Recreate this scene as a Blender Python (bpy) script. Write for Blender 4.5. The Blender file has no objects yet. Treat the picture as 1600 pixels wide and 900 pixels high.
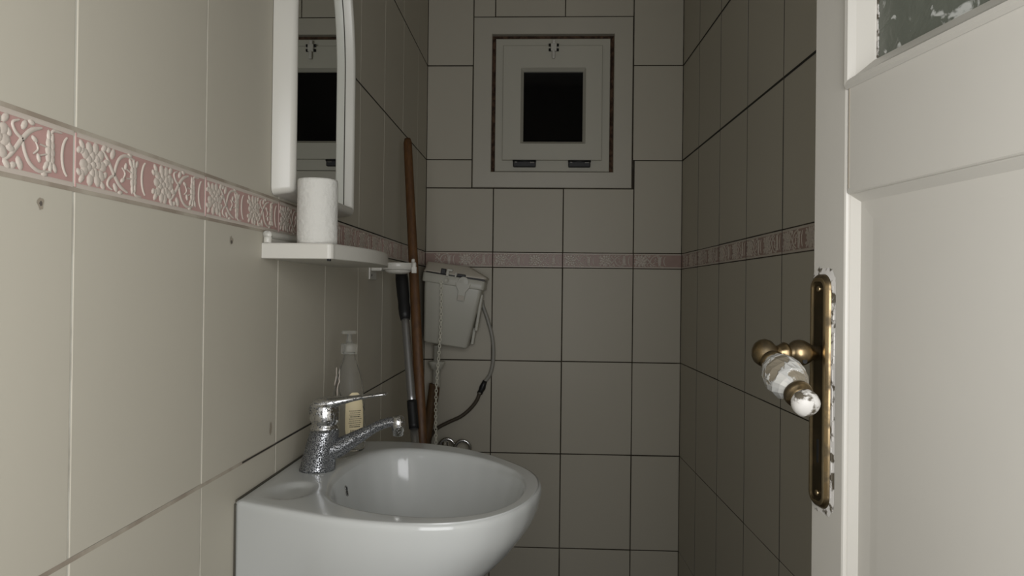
import bpy, bmesh, math, random
from mathutils import Vector, Matrix
random.seed(7)
C = bpy.context.scene.collection
PI = math.pi
scn = bpy.context.scene

# ------------------------------------------------------------------ camera
fwd = Vector((-0.04197082, 0.9991047, 0.00531507))
rgt = Vector((0.99905295, 0.04190636, 0.01170756))
upv = Vector((-0.01147434, -0.00580141, 0.99991734))
cam_d = bpy.data.cameras.new('camera')
cam_d.sensor_width = 36.0
cam_d.lens = 1123.18 / 1600 * 36
cam_d.clip_start = 0.02
cam = bpy.data.objects.new('camera', cam_d)
C.objects.link(cam)
m = Matrix.Identity(4)
for i in range(3):
    m[i][0], m[i][1], m[i][2] = rgt[i], upv[i], -fwd[i]
m.translation = Vector((0.42112, 0.0, 1.15))
cam.matrix_world = m
scn.camera = cam

# ------------------------------------------------------------------ world, light, exposure
w = bpy.data.worlds.new('world'); scn.world = w; w.use_nodes = True
w.node_tree.nodes['Background'].inputs[0].default_value = (0.5, 0.55, 0.6, 1)
w.node_tree.nodes['Background'].inputs[1].default_value = 0.0
def area(name, loc, target, sx, sy, power, color):
    l = bpy.data.lights.new(name, 'AREA'); l.shape = 'RECTANGLE'; l.size = sx; l.size_y = sy
    l.energy = power; l.color = color
    o = bpy.data.objects.new(name, l); C.objects.link(o); o.location = loc
    o.rotation_euler = (Vector(target) - Vector(loc)).to_track_quat('-Z', 'Y').to_euler()
    return o
area('corridor_light', (0.50, -0.10, 1.20), (0.45, 0.9, 1.12), 0.74, 0.80, 12.2, (0.98, 0.98, 1.0))
scn.view_settings.view_transform = 'Standard'
scn.view_settings.look = 'None'
scn.view_settings.gamma = 1
scn.view_settings.use_curve_mapping = False
scn.view_settings.exposure = 0.0

# ------------------------------------------------------------------ materials
def mat(name, col, rough=0.5, metal=0.0, spec=0.5, coat=0.0, bump=0.0, bscale=40, var=0.0, vscale=6, trans=0.0, ior=1.45):
    mt = bpy.data.materials.new(name); mt.use_nodes = True
    nt = mt.node_tree; b = nt.nodes['Principled BSDF']
    b.inputs['Base Color'].default_value = (*col, 1)
    b.inputs['Roughness'].default_value = rough
    b.inputs['Metallic'].default_value = metal
    b.inputs['Specular IOR Level'].default_value = spec
    b.inputs['Coat Weight'].default_value = coat
    b.inputs['Transmission Weight'].default_value = trans
    b.inputs['IOR'].default_value = ior
    tc = nt.nodes.new('ShaderNodeTexCoord')
    if var:
        n = nt.nodes.new('ShaderNodeTexNoise'); n.inputs['Scale'].default_value = vscale; n.inputs['Detail'].default_value = 4
        nt.links.new(tc.outputs['Object'], n.inputs['Vector'])
        r = nt.nodes.new('ShaderNodeMapRange'); r.inputs['To Min'].default_value = 1 - var; r.inputs['To Max'].default_value = 1 + var
        nt.links.new(n.outputs['Fac'], r.inputs['Value'])
        h = nt.nodes.new('ShaderNodeHueSaturation'); h.inputs['Color'].default_value = (*col, 1)
        nt.links.new(r.outputs['Result'], h.inputs['Value']); nt.links.new(h.outputs['Color'], b.inputs['Base Color'])
    if bump:
        n2 = nt.nodes.new('ShaderNodeTexNoise'); n2.inputs['Scale'].default_value = bscale; n2.inputs['Detail'].default_value = 3
        nt.links.new(tc.outputs['Object'], n2.inputs['Vector'])
        bp = nt.nodes.new('ShaderNodeBump'); bp.inputs['Strength'].default_value = bump; bp.inputs['Distance'].default_value = 0.002
        nt.links.new(n2.outputs['Fac'], bp.inputs['Height']); nt.links.new(bp.outputs['Normal'], b.inputs['Normal'])
    return mt

def mix_mat(name, colA, colB, scale, lo, hi, rA=0.4, rB=0.8, mA=0.0, mB=0.0, detail=5, bump=0.0, stretch=(1, 1, 1)):
    """two-tone material broken up by a noise threshold (wear, dirt, corrosion)"""
    mt = bpy.data.materials.new(name); mt.use_nodes = True
    nt = mt.node_tree; b = nt.nodes['Principled BSDF']; L = nt.links.new
    tc = nt.nodes.new('ShaderNodeTexCoord'); mp = nt.nodes.new('ShaderNodeMapping'); mp.inputs['Scale'].default_value = stretch
    n = nt.nodes.new('ShaderNodeTexNoise'); n.inputs['Scale'].default_value = scale; n.inputs['Detail'].default_value = detail
    L(tc.outputs['Object'], mp.inputs['Vector']); L(mp.outputs['Vector'], n.inputs['Vector'])
    r = nt.nodes.new('ShaderNodeMapRange'); r.inputs['From Min'].default_value = lo; r.inputs['From Max'].default_value = hi
    L(n.outputs['Fac'], r.inputs['Value'])
    mx = nt.nodes.new('ShaderNodeMix'); mx.data_type = 'RGBA'
    mx.inputs['A'].default_value = (*colA, 1); mx.inputs['B'].default_value = (*colB, 1)
    L(r.outputs['Result'], mx.inputs['Factor']); L(mx.outputs['Result'], b.inputs['Base Color'])
    for inp, a, c in (('Roughness', rA, rB), ('Metallic', mA, mB)):
        q = nt.nodes.new('ShaderNodeMapRange'); q.inputs['To Min'].default_value = a; q.inputs['To Max'].default_value = c
        L(r.outputs['Result'], q.inputs['Value']); L(q.outputs['Result'], b.inputs[inp])
    if bump:
        bp = nt.nodes.new('ShaderNodeBump'); bp.inputs['Strength'].default_value = bump; bp.inputs['Distance'].default_value = 0.001
        L(r.outputs['Result'], bp.inputs['Height']); L(bp.outputs['Normal'], b.inputs['Normal'])
    return mt

TILE = (0.475, 0.445, 0.365)
M = {}
M['tile'] = mat('glazed_tile', TILE, 0.45, spec=0.22, bump=0.12, bscale=14, var=0.03, vscale=3)
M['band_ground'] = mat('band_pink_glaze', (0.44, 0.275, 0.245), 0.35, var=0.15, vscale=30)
M['band_ground_shaded'] = mat('band_pink_glaze_shaded', (0.32, 0.22, 0.18), 0.4, var=0.15, vscale=30)  # same band glaze, with the dimness of the far walls put into the colour
M['band_relief'] = mat('band_cream_relief', (0.50, 0.44, 0.375), 0.3, var=0.05, vscale=40)
M['grout_light'] = mix_mat('grout_cream', (0.56, 0.54, 0.46), (0.36, 0.33, 0.27), 20, 0.5, 0.75, 0.6, 0.8)
M['grout_dirty'] = mix_mat('grout_brownish', (0.38, 0.34, 0.27), (0.26, 0.215, 0.165), 16, 0.4, 0.62, 0.8, 0.9)
M['grout_dark'] = mix_mat('grout_dark_mould', (0.035, 0.028, 0.018), (0.12, 0.105, 0.08), 9, 0.5, 0.72, 0.9, 0.9)
M['grout_black'] = mix_mat('grout_black_mould', (0.02, 0.017, 0.011), (0.07, 0.06, 0.045), 11, 0.55, 0.75, 0.9, 0.9)
M['plaster'] = mat('painted_plaster', (0.60, 0.58, 0.53), 0.9, var=0.05)
M['floor'] = mat('dark_floor_tile', (0.045, 0.042, 0.035), 0.5, var=0.1)
M['upvc'] = mat('window_white_plastic', (0.48, 0.465, 0.39), 0.45, spec=0.3)
M['surround'] = mat('window_surround_stone', (0.47, 0.445, 0.37), 0.4, var=0.04, vscale=8)
M['gapdark'] = mix_mat('crumbling_gap', (0.03, 0.014, 0.006), (0.10, 0.055, 0.03), 60, 0.4, 0.6, 0.9, 0.9, bump=0.5)
M['black'] = mat('black_plastic', (0.012, 0.012, 0.012), 0.45)
M['nightglass'] = mat('dark_window_glass', (0.004, 0.004, 0.004), 0.06, spec=0.25)
M['paint'] = mat('white_gloss_paint', (0.55, 0.53, 0.475), 0.36, bump=0.25, bscale=9, var=0.02, vscale=5)
M['ceramic'] = mat('white_sanitary_ceramic', (0.475, 0.485, 0.465), 0.12, spec=0.55)
M['plastic'] = mat('white_plastic', (0.55, 0.535, 0.475), 0.3, var=0.02, vscale=12)
M['plastic2'] = mat('cistern_plastic', (0.54, 0.53, 0.455), 0.4, var=0.02, vscale=8)
M['plasticdim'] = mat('aged_lid_plastic', (0.50, 0.46, 0.38), 0.45, var=0.04, vscale=10)
M['mirror'] = mat('mirror_silver', (0.82, 0.84, 0.82), 0.01, 1.0)
M['paper'] = mat('tissue_paper', (0.58, 0.57, 0.52), 0.95, bump=0.9, bscale=120)
M['card'] = mat('cardboard_core', (0.35, 0.28, 0.2), 0.9)
M['chrome'] = mat('chrome', (0.62, 0.62, 0.62), 0.15, 1.0, bump=0.15, bscale=60)
M['corroded'] = mix_mat('corroded_chrome', (0.42, 0.43, 0.44), (0.035, 0.038, 0.04), 620, 0.47, 0.54, 0.3, 0.75, 1.0, 0.3, detail=3, bump=0.6)
M['corroded2'] = mix_mat('lightly_corroded_chrome', (0.62, 0.62, 0.61), (0.05, 0.05, 0.05), 330, 0.57, 0.63, 0.16, 0.7, 1.0, 0.3, detail=3, bump=0.4)
M['wood'] = mix_mat('brown_wood', (0.105, 0.046, 0.012), (0.07, 0.030, 0.008), 18, 0.35, 0.65, 0.5, 0.6, stretch=(8, 8, 0.6))
M['wood2'] = mix_mat('weathered_brown_wood', (0.12, 0.066, 0.026), (0.08, 0.042, 0.017), 20, 0.35, 0.65, 0.6, 0.7, stretch=(8, 8, 0.6))
M['alu'] = mat('aluminium_tube', (0.42, 0.42, 0.42), 0.35, 0.9)
M['grip'] = mat('black_rubber_grip', (0.01, 0.01, 0.01), 0.5)
M['hose'] = mat('grey_hose', (0.30, 0.29, 0.25), 0.4)
M['hosedark'] = mat('brown_hose', (0.075, 0.06, 0.042), 0.4)
M['brass'] = mix_mat('aged_brass', (0.27, 0.20, 0.11), (0.11, 0.085, 0.05), 55, 0.45, 0.62, 0.28, 0.5, 1.0, 0.9)
M['brassdark'] = mix_mat('aged_brass_dark_reflection', (0.075, 0.058, 0.032), (0.14, 0.10, 0.05), 40, 0.5, 0.8, 0.4, 0.5, 0.9, 0.9)  # plate face: its dark reflection is put into the brass colour
M['brassbright'] = mat('bright_brass_rim', (0.50, 0.40, 0.25), 0.3, 1.0, var=0.25, vscale=60)
M['smear'] = mix_mat('paint_smear', (0.62, 0.60, 0.56), (0.10, 0.085, 0.06), 90, 0.52, 0.6, 0.5, 0.5, bump=0.6)
M['crystal'] = mix_mat('painted_crystal', (0.20, 0.175, 0.13), (0.60, 0.60, 0.57), 48, 0.49, 0.53, 0.15, 0.12, 0.0, 0.35, bump=0.8)
M['clear'] = mat('clear_bottle_plastic', (0.93, 0.93, 0.90), 0.08, trans=0.97, ior=1.12, spec=0.9)
M['cleartop'] = mat('clear_pump_plastic', (0.85, 0.85, 0.80), 0.2, trans=0.9, ior=1.2)
M['label'] = mat('cream_paper_label', (0.62, 0.53, 0.33), 0.6)
M['ink'] = mat('black_label_ink', (0.05, 0.045, 0.035), 0.7)
M['chain'] = mat('pale_chain_plastic', (0.80, 0.78, 0.66), 0.4)
M['stain'] = mat('brown_stain', (0.30, 0.26, 0.20), 0.6)
M['hole'] = mat('drill_hole', (0.10, 0.085, 0.07), 0.9)
M['desilver'] = mat('desilvered_patch', (0.03, 0.03, 0.025), 0.5)
M['silicone_and_gap'] = mat('dark_silicone_and_gap_shade', (0.06, 0.055, 0.04), 0.7)  # basin seam, and the shade painted into the mirror gap

def make_doorglass():
    mt = bpy.data.materials.new('textured_door_glass'); mt.use_nodes = True
    nt = mt.node_tree; b = nt.nodes['Principled BSDF']; L = nt.links.new
    b.inputs['Base Color'].default_value = (0.13, 0.14, 0.115, 1); b.inputs['Roughness'].default_value = 0.22
    tc = nt.nodes.new('ShaderNodeTexCoord')
    n = nt.nodes.new('ShaderNodeTexNoise'); n.inputs['Scale'].default_value = 45; n.inputs['Detail'].default_value = 5
    n.inputs['Distortion'].default_value = 0.7
    L(tc.outputs['Object'], n.inputs['Vector'])
    bp = nt.nodes.new('ShaderNodeBump'); bp.inputs['Strength'].default_value = 0.5; bp.inputs['Distance'].default_value = 0.003
    L(n.outputs['Fac'], bp.inputs['Height']); L(bp.outputs['Normal'], b.inputs['Normal'])
    r = nt.nodes.new('ShaderNodeMapRange'); r.inputs['From Min'].default_value = 0.60; r.inputs['From Max'].default_value = 0.66
    L(n.outputs['Fac'], r.inputs['Value'])
    mx = nt.nodes.new('ShaderNodeMix'); mx.data_type = 'RGBA'
    mx.inputs['A'].default_value = (0.13, 0.14, 0.115, 1); mx.inputs['B'].default_value = (0.50, 0.51, 0.48, 1)
    L(r.outputs['Result'], mx.inputs['Factor']); L(mx.outputs['Result'], b.inputs['Base Color'])
    return mt
M['doorglass'] = make_doorglass()

# ------------------------------------------------------------------ helpers
class MB:
    def __init__(s, *mats):
        s.bm = bmesh.new(); s.mats = list(mats)
    def face(s, pts, mi=0, smooth=False):
        f = s.bm.faces.new([s.bm.verts.new(p) for p in pts]); f.material_index = mi; f.smooth = smooth; return f
    def box(s, a, b, bev=0.0, mi=0, seg=2, T=None):
        x0, y0, z0 = [min(a[i], b[i]) for i in range(3)]; x1, y1, z1 = [max(a[i], b[i]) for i in range(3)]
        t = bmesh.new()
        vs = [t.verts.new(p) for p in ((x0, y0, z0), (x1, y0, z0), (x1, y1, z0), (x0, y1, z0), (x0, y0, z1), (x1, y0, z1), (x1, y1, z1), (x0, y1, z1))]
        for f in ((0, 3, 2, 1), (4, 5, 6, 7), (0, 1, 5, 4), (1, 2, 6, 5), (2, 3, 7, 6), (3, 0, 4, 7)):
            t.faces.new([vs[i] for i in f])
        if bev:
            bmesh.ops.bevel(t, geom=t.edges[:], offset=bev, segments=seg, profile=0.5, affect='EDGES')
        s.add(t, mi, T, smooth=False)
    def add(s, t, mi=0, T=None, smooth=False):
        mp = {}
        for v in t.verts:
            mp[v] = s.bm.verts.new(T @ v.co if T else v.co)
        for f in t.faces:
            try:
                g = s.bm.faces.new([mp[v] for v in f.verts]); g.material_index = mi; g.smooth = smooth
            except ValueError: pass
        t.free()
    def loops(s, loops, mi=0, closed=True, cap0=False, cap1=False, smooth=True):
        rows = [[s.bm.verts.new(p) for p in lp] for lp in loops]
        n = len(rows[0]); rng = range(n) if closed else range(n - 1)
        for a, b in zip(rows, rows[1:]):
            for i in rng:
                j = (i + 1) % n
                f = s.bm.faces.new((a[i], a[j], b[j], b[i])); f.material_index = mi; f.smooth = smooth
        if cap0: f = s.bm.faces.new(rows[0][::-1]); f.material_index = mi; f.smooth = False
        if cap1: f = s.bm.faces.new(rows[-1]); f.material_index = mi; f.smooth = False
    def lathe(s, prof, n=32, mi=0, T=None, cap=True):
        """prof: list of (r, z)"""
        lps = []
        for r, z in prof:
            lp = [Vector((max(r, 1e-5) * math.cos(2 * PI * i / n), max(r, 1e-5) * math.sin(2 * PI * i / n), z)) for i in range(n)]
            if T: lp = [T @ p for p in lp]
            lps.append(lp)
        s.loops(lps, mi, True, cap, cap)
    def sweep(s, pts, rad, n=14, mi=0, cap=True, flat=1.0, up=None):
        """tube along pts; rad number or list; flat squashes the section along its second axis"""
        pts = [Vector(p) for p in pts]; k = len(pts)
        if not isinstance(rad, (list, tuple)): rad = [rad] * k
        if not isinstance(flat, (list, tuple)): flat = [flat] * k
        tg = [(pts[min(i + 1, k - 1)] - pts[max(i - 1, 0)]).normalized() for i in range(k)]
        ref = Vector(up) if up else (Vector((0, 0, 1)) if abs(tg[0].z) < 0.9 else Vector((0, 1, 0)))
        lps = []
        for i in range(k):
            a = tg[i].cross(ref)
            if a.length < 1e-6: a = tg[i].orthogonal()
            a.normalize(); b = a.cross(tg[i]).normalized()
            if not up: ref = b
            lps.append([pts[i] + a * rad[i] * math.cos(2 * PI * j / n) + b * rad[i] * flat[i] * math.sin(2 * PI * j / n) for j in range(n)])
        s.loops(lps, mi, True, cap, cap)
    def build(s, name, parent=None, smooth_angle=None, recalc=True):
        if recalc: bmesh.ops.recalc_face_normals(s.bm, faces=s.bm.faces)
        me = bpy.data.meshes.new(name); s.bm.to_mesh(me); s.bm.free()
        for k in s.mats: me.materials.append(M[k])
        o = bpy.data.objects.new(name, me); C.objects.link(o)
        if parent: o.parent = parent
        return o
def tag(o, label=None, cat=None, group=None, kind=None):
    for k, v in (('label', label), ('category', cat), ('group', group), ('kind', kind)):
        if v: o[k] = v
    return o
def empty(name, loc=(0, 0, 0), rot=(0, 0, 0)):
    o = bpy.data.objects.new(name, None); C.objects.link(o); o.location = loc; o.rotation_euler = rot; o.empty_display_size = 0.05
    return o
def smooth_path(pts, k=8):
    """Catmull-Rom through the points"""
    P = [Vector(p) for p in pts]; P = [P[0] * 2 - P[1]] + P + [P[-1] * 2 - P[-2]]; out = []
    for i in range(1, len(P) - 2):
        for j in range(k):
            t = j / k; a, b, c, d = P[i - 1:i + 3]
            out.append(0.5 * ((2 * b) + (c - a) * t + (2 * a - 5 * b + 4 * c - d) * t * t + (3 * b - 3 * c + d - a) * t ** 3))
    out.append(P[-2]); return out

# ------------------------------------------------------------------ room dimensions
D = 2.5667            # back wall
RW = 0.9128           # back right corner
RA = 0.028            # the right wall flares by this angle
H = 2.62
ZT, ZB = 1.2912, 1.2375                # border band top and bottom
ROWS_UP = [1.2912, 1.6216, 1.9594, 2.297, 2.62]
ROWS_DN = [0.0, 0.24, 0.575, 0.904, 1.2375]

# ------------------------------------------------------------------ tiled walls
class TileWall(MB):
    """u runs along the wall, v is up, n is out of the wall into the room"""
    def __init__(s, origin, du, dn, gv, gh, ground='band_ground', g=0.0014):
        s.g = g
        MB.__init__(s, 'tile', ground, 'band_relief', gv, gh, 'grout_black', 'hole', 'stain')
        s.o = Vector(origin); s.du = Vector(du); s.dn = Vector(dn); s.k = 0
    def p(s, u, v, n): return s.o + s.du * u + Vector((0, 0, v)) + s.dn * n
    def slab(s, u0, u1, v0, v1, n0, n1, mi, bev=0.0):
        T = Matrix.Identity(4)
        for i in range(3):
            T[i][0] = s.du[i]; T[i][1] = s.dn[i]; T[i][2] = (0, 0, 1)[i]; T[i][3] = s.o[i]
        s.box((u0, n0, v0), (u1, n1, v1), bev, mi, 2, T)
    def tile(s, u0, u1, v0, v1, mi=0, g=None):
        g = g or s.g
        if u1 - u0 < 0.006 or v1 - v0 < 0.006: return
        j = lambda: random.uniform(-0.0004, 0.0004)
        s.slab(u0 + g + j(), u1 - g + j(), v0 + g + j(), v1 - g + j(), -0.008, random.uniform(-0.0001, 0.0003), mi, 0.0009)
    def joint(s, u0, u1, v0, v1, mi, n=-0.0006):
        s.face([s.p(u0, v0, n), s.p(u1, v0, n), s.p(u1, v1, n), s.p(u0, v1, n)], mi)
    def ribbon(s, pts, wds, lift=0.0009, base=0.0002, wk=1.7):
        L = []
        if 3 <= len(pts) <= 8:
            if not isinstance(wds, (list, tuple)): wds = [wds] * len(pts)
            q = smooth_path([(p_[0], p_[1], w_) for p_, w_ in zip(pts, wds)], 4)
            pts = [(p_.x, p_.y) for p_ in q]; wds = [p_.z for p_ in q]
        k = len(pts)
        if not isinstance(wds, (list, tuple)): wds = [wds] * k
        for i in range(k):
            a = pts[max(i - 1, 0)]; b = pts[min(i + 1, k - 1)]
            tx, ty = b[0] - a[0], b[1] - a[1]; l = math.hypot(tx, ty) or 1
            nx, ny = -ty / l, tx / l; w_ = wds[i] * wk / 2; u, v = pts[i]
            L.append([s.p(u - nx * w_, v - ny * w_, base), s.p(u - nx * w_ * .5, v - ny * w_ * .5, base + lift), s.p(u + nx * w_ * .5, v + ny * w_ * .5, base + lift), s.p(u + nx * w_, v + ny * w_, base)])
        s.loops(L, 2, closed=False)
    def petal(s, u, v, a, ru, rv, lift=0.0012, n=8, base=0.0002):
        ca, sa = math.cos(a), math.sin(a); ru *= 1.3; rv *= 1.5
        ring = lambda q, h: [s.p(u + ca * q * ru * math.cos(t) - sa * q * rv * math.sin(t), v + sa * q * ru * math.cos(t) + ca * q * rv * math.sin(t), h) for t in [2 * PI * i / n for i in range(n)]]
        s.loops([ring(1, base), ring(.72, base + lift * .8), ring(.25, base + lift)], 2, True, False, True)
    def arc(s, cu, cv, r, a0, a1, w_, sq=1.0):
        pts = [(cu + r * sq * math.cos(a0 + (a1 - a0) * i / 12), cv + r * math.sin(a0 + (a1 - a0) * i / 12)) for i in range(13)]
        s.ribbon(pts, [w_ * (0.45 + 0.55 * math.sin(PI * (i + 1.5) / 15)) for i in range(13)])
    def motif(s, u, v0, hh, flip, u_lo, u_hi):
        """flower cluster, S vine and bell flower, 0.125 wide"""
        def Y(t): return v0 + hh * ((1 - t) if flip else t)
        def ok(x): return u_lo + 0.003 < x < u_hi - 0.003
        sg = -1 if flip else 1
        rnd = random.Random(11 if flip else 5)
        # many-petalled flower
        cx, cy = u + 0.027, 0.50
        if ok(cx - 0.018) and ok(cx + 0.018):
            for ring_r, cnt, sz in ((0.0135, 10, 0.0048), (0.0072, 7, 0.004), (0.0, 1, 0.0035)):
                for i in range(cnt):
                    a = 2 * PI * i / cnt + rnd.uniform(-.15, .15)
                    pu = cx + ring_r * 1.05 * math.cos(a); pv = Y(cy) + sg * ring_r * 1.15 * math.sin(a)
                    pv = min(max(pv, v0 + 0.006), v0 + hh - 0.006)
                    s.petal(pu, pv, a * sg, sz * 1.05, sz * .72)
            for q in (0.006, 0.0105):
                s.petal(u + q, Y(0.72), 0.6, 0.0032, 0.0021); s.petal(u + q, Y(0.28), -0.6, 0.0032, 0.0021)
            for (q, t, an) in ((-.017, .16, .8), (-.017, .84, -.8), (.014, .12, -.7), (.016, .90, .7), (.020, .62, .2)):
                s.petal(cx + q, Y(t), an * sg, .0042, .0022)
        # S vine
        if ok(u + 0.045) and ok(u + 0.092):
            pts = [(u + 0.040, Y(0.86)), (u + 0.047, Y(0.74)), (u + 0.054, Y(0.56)), (u + 0.061, Y(0.38)), (u + 0.070, Y(0.2)), (u + 0.082, Y(0.10))]
            s.ribbon([(p_[0], p_[1]) for p_ in pts], [0.0015, .0022, .0028, .0030, .0026, .0014])
            s.ribbon([(u + 0.060, Y(0.42)), (u + 0.063, Y(0.62)), (u + 0.069, Y(0.80)), (u + 0.080, Y(0.90)), (u + 0.094, Y(0.86))], [.0022, .0024, .0024, .002, .0012])
            s.ribbon([(u + 0.060, Y(0.40)), (u + 0.052, Y(0.30)), (u + 0.049, Y(0.16)), (u + 0.056, Y(0.08))], [.002, .002, .0018, .001])
            s.petal(u + 0.057, Y(0.84), 1.1 * sg, 0.0048, 0.0026); s.petal(u + 0.050, Y(0.90), 0.3, 0.0032, 0.002)
            s.petal(u + 0.062, Y(0.14), -0.9 * sg, 0.004, 0.0022)
            s.petal(u + 0.045, Y(0.34), 0.9 * sg, 0.0034, 0.002)
            for (q, t, an) in ((.074, .34, .5), (.079, .66, 1.2), (.046, .58, .9), (.070, .055, .2), (.086, .93, 0)):
                s.petal(u + q, Y(t), an * sg, .0034, .0016)
            s.ribbon([(u + .072, Y(.62)), (u + .078, Y(.50)), (u + .074, Y(.36))], [.0008, .0013, .0006])
        # bell flower hanging in the round pink field
        if ok(u + 0.082) and ok(u + 0.106):
            bx = u + 0.093
            for t, ww in ((0.20, 0.0030), (0.34, 0.0042), (0.47, 0.0050), (0.60, 0.0044)):
                s.petal(bx - 0.0022, Y(t), PI / 2, 0.0045, ww * .55); s.petal(bx + 0.0022, Y(t + 0.03), PI / 2, 0.0045, ww * .55)
            for q in (-0.005, 0, 0.005):
                s.petal(bx + q, Y(0.76), PI / 2 - sg * q * 120, 0.0045, 0.0018)
            s.ribbon([(bx - 0.014, Y(0.62)), (bx - 0.004, Y(0.55))], 0.001)
            s.ribbon([(bx - 0.014, Y(0.40)), (bx - 0.004, Y(0.42))], 0.001)
            s.ribbon([(bx, Y(0.18)), (bx + 0.004, Y(0.08)), (bx + 0.014, Y(0.07))], [0.0016, .0018, .001])
        if ok(u + 0.104) and ok(u + 0.121):
            s.arc(u + 0.118, Y(0.5), 0.018, PI * 0.62, PI * 1.38, 0.0022, 0.55)
    def band(s, u0, u1, v0=ZB, v1=ZT, start=None, mi=1):
        s.tile(u0, u1, v0, v1, mi, 0.0012)
        a, b = u0 + 0.0022, u1 - 0.0022
        s.ribbon([(a, v1 - 0.0036), (b, v1 - 0.0036)], 0.0048, 0.0005, wk=1)
        s.ribbon([(a, v0 + 0.0036), (b, v0 + 0.0036)], 0.0048, 0.0005, wk=1)
        st = u0 if start is None else start
        s.motif(st, v0 + 0.004, v1 - v0 - 0.008, False, u0, u1)
        s.motif(st + 0.125, v0 + 0.004, v1 - v0 - 0.008, True, u0, u1)

E = MB  # alias for short helper names below

def wall_fields(W, cols, u_end, skip=None, band_shift=0):
    """all cells between the column joints; skip(u0,u1,v0,v1) may refuse"""
    for rows in (ROWS_DN, ROWS_UP):
        for v0, v1 in zip(rows, rows[1:]):
            for u0, u1 in zip(cols, cols[1:]):
                if skip and skip(u0, u1, v0, v1): continue
                W.tile(u0, u1, v0, v1)

# left wall: u = y
YL = 0.6279
colsL = [YL + 0.2501 * i for i in range(-5, 8)] + [D]
colsL = [c for c in colsL if c > -1.9]
W = TileWall((0, 0, 0), (0, 1, 0), (1, 0, 0), 'grout_light', 'grout_dirty')
u0, u1 = colsL[0], D
W.face([W.p(u0, 0, -0.0012), W.p(u1, 0, -0.0012), W.p(u1, H, -0.0012), W.p(u0, H, -0.0012)], 4)
wall_fields(W, colsL, D)
for a, b in zip(colsL, colsL[1:]):
    W.band(a, b, start=a)
for c in colsL[1:-1]:
    W.joint(c - 0.0022, c + 0.0022, 0, H, 3, -0.00045)
for z in (0.904, ZB, ZT):                                      # wider smeared joints near the camera
    W.joint(u0, 1.13, z - 0.0024, z + 0.0024, 4, 0.0004)
for z in (1.6216, 1.9594): W.joint(1.25, D, z - .0017, z + .0017, 5, 0.0005)
W.joint(1.0, D, .904 - .0013, .904 + .0013, 5, 0.0006)
for z in (ZB, ZT): W.joint(1.3, D, z - .0014, z + .0014, 5, 0.0005)
# drill holes and a small stain on the wall
def blot(W, u, v, r, mi, n=14, seed=1, su=1.0, sv=1.0):
    rr = random.Random(seed); pts = []
    for i in range(n):
        a = 2 * PI * i / n; q = r * rr.uniform(.7, 1.15)
        pts.append(W.p(u + q * math.cos(a) * su, v + q * math.sin(a) * sv, 0.0006 + 0.0001 * seed))
    W.face(pts, mi)
blot(W, 0.5845, 1.2195, 0.0045, 7, seed=1, sv=1.2); blot(W, 0.5845, 1.2195, 0.0022, 6, seed=3)
blot(W, 0.955, 1.215, 0.0055, 7, seed=2, su=.9, sv=1.1); blot(W, 0.955, 1.213, 0.0030, 6, seed=4)
blot(W, 1.105, 0.932, 0.006, 7, seed=5, su=.8, sv=1.6)
W.face([W.p(u0, 0, -0.12), W.p(u1 + .12, 0, -0.12), W.p(u1 + .12, H, -0.12), W.p(u0, H, -0.12)], 0)
wl = W.build('wall_left', recalc=False); tag(wl, kind='structure')

# back wall: u = x, n = -y
WX0, WX1, WZ0, WZ1 = 0.1650, 0.7345, 1.5205, 2.1345
W = TileWall((0, D, 0), (1, 0, 0), (0, -1, 0), 'grout_dark', 'grout_dark', 'band_ground_shaded', 0.0019)
XB = 0.2427
def grect(a, b, v0, v1, n=-0.0012, mi=4): W.face([W.p(a, v0, n), W.p(b, v0, n), W.p(b, v1, n), W.p(a, v1, n)], mi)
HX0, HX1, HZ0, HZ1 = 0.2325, 0.668, 1.579, 2.072                       # the window hole
grect(-0.12, HX0, 0, H); grect(HX1, RW + .15, 0, H); grect(HX0, HX1, 0, HZ0); grect(HX0, HX1, HZ1, H)
colsB = [0, XB, XB + .25, XB + .5, RW]
for v0, v1 in zip(ROWS_DN, ROWS_DN[1:]):
    for a, b in zip(colsB, colsB[1:]): W.tile(a, b, v0, v1)
for a, b in zip(colsB, colsB[1:]): W.tile(a, b, ZT, WZ0 if b < .75 else 1.6216)
for v0, v1 in ((WZ0, 1.6216), (1.6216, 1.9594), (1.9594, 2.297), (2.297, H)): W.tile(0, WX0, v0, v1)
for v0, v1 in ((1.6216, 1.9594), (1.9594, 2.297), (2.297, H)): W.tile(WX1 + .002, RW, v0, v1)
for a, b in ((WX0, XB), (XB, XB + .25), (XB + .25, WX1 + .002)):
    W.tile(a, b, WZ1, 2.297); W.tile(a, b, 2.297, H)
for a, b in zip(colsB, colsB[1:]): W.band(a, b, start=(b - .25 if a == 0 else a))
wb = W.build('wall_back', recalc=False); tag(wb, kind='structure')

# right wall: u runs from the back corner towards the camera
ca, sa = math.cos(RA), math.sin(RA)
W = TileWall((RW, D, 0), (sa, -ca, 0), (-ca, -sa, 0), 'grout_dark', 'grout_dark', 'band_ground_shaded')
colsR = [0] + [-0.0149 + .25 * i for i in range(1, 11)] + [2.58]
W.face([W.p(-.05, 0, -0.0012), W.p(2.6, 0, -0.0012), W.p(2.6, H, -0.0012), W.p(-.05, H, -0.0012)], 4)
wall_fields(W, colsR, 2.58)
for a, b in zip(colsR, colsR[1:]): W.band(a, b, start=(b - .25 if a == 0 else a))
for z in (1.6216, 1.9594): W.joint(0, 2.5, z - .003, z + .003, 5, 0.0005)
for c in colsR[1:-1]: W.joint(c - .0016, c + .0016, 0, H, 4, 0.0006)
wr = W.build('wall_right', recalc=False); tag(wr, kind='structure')

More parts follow.
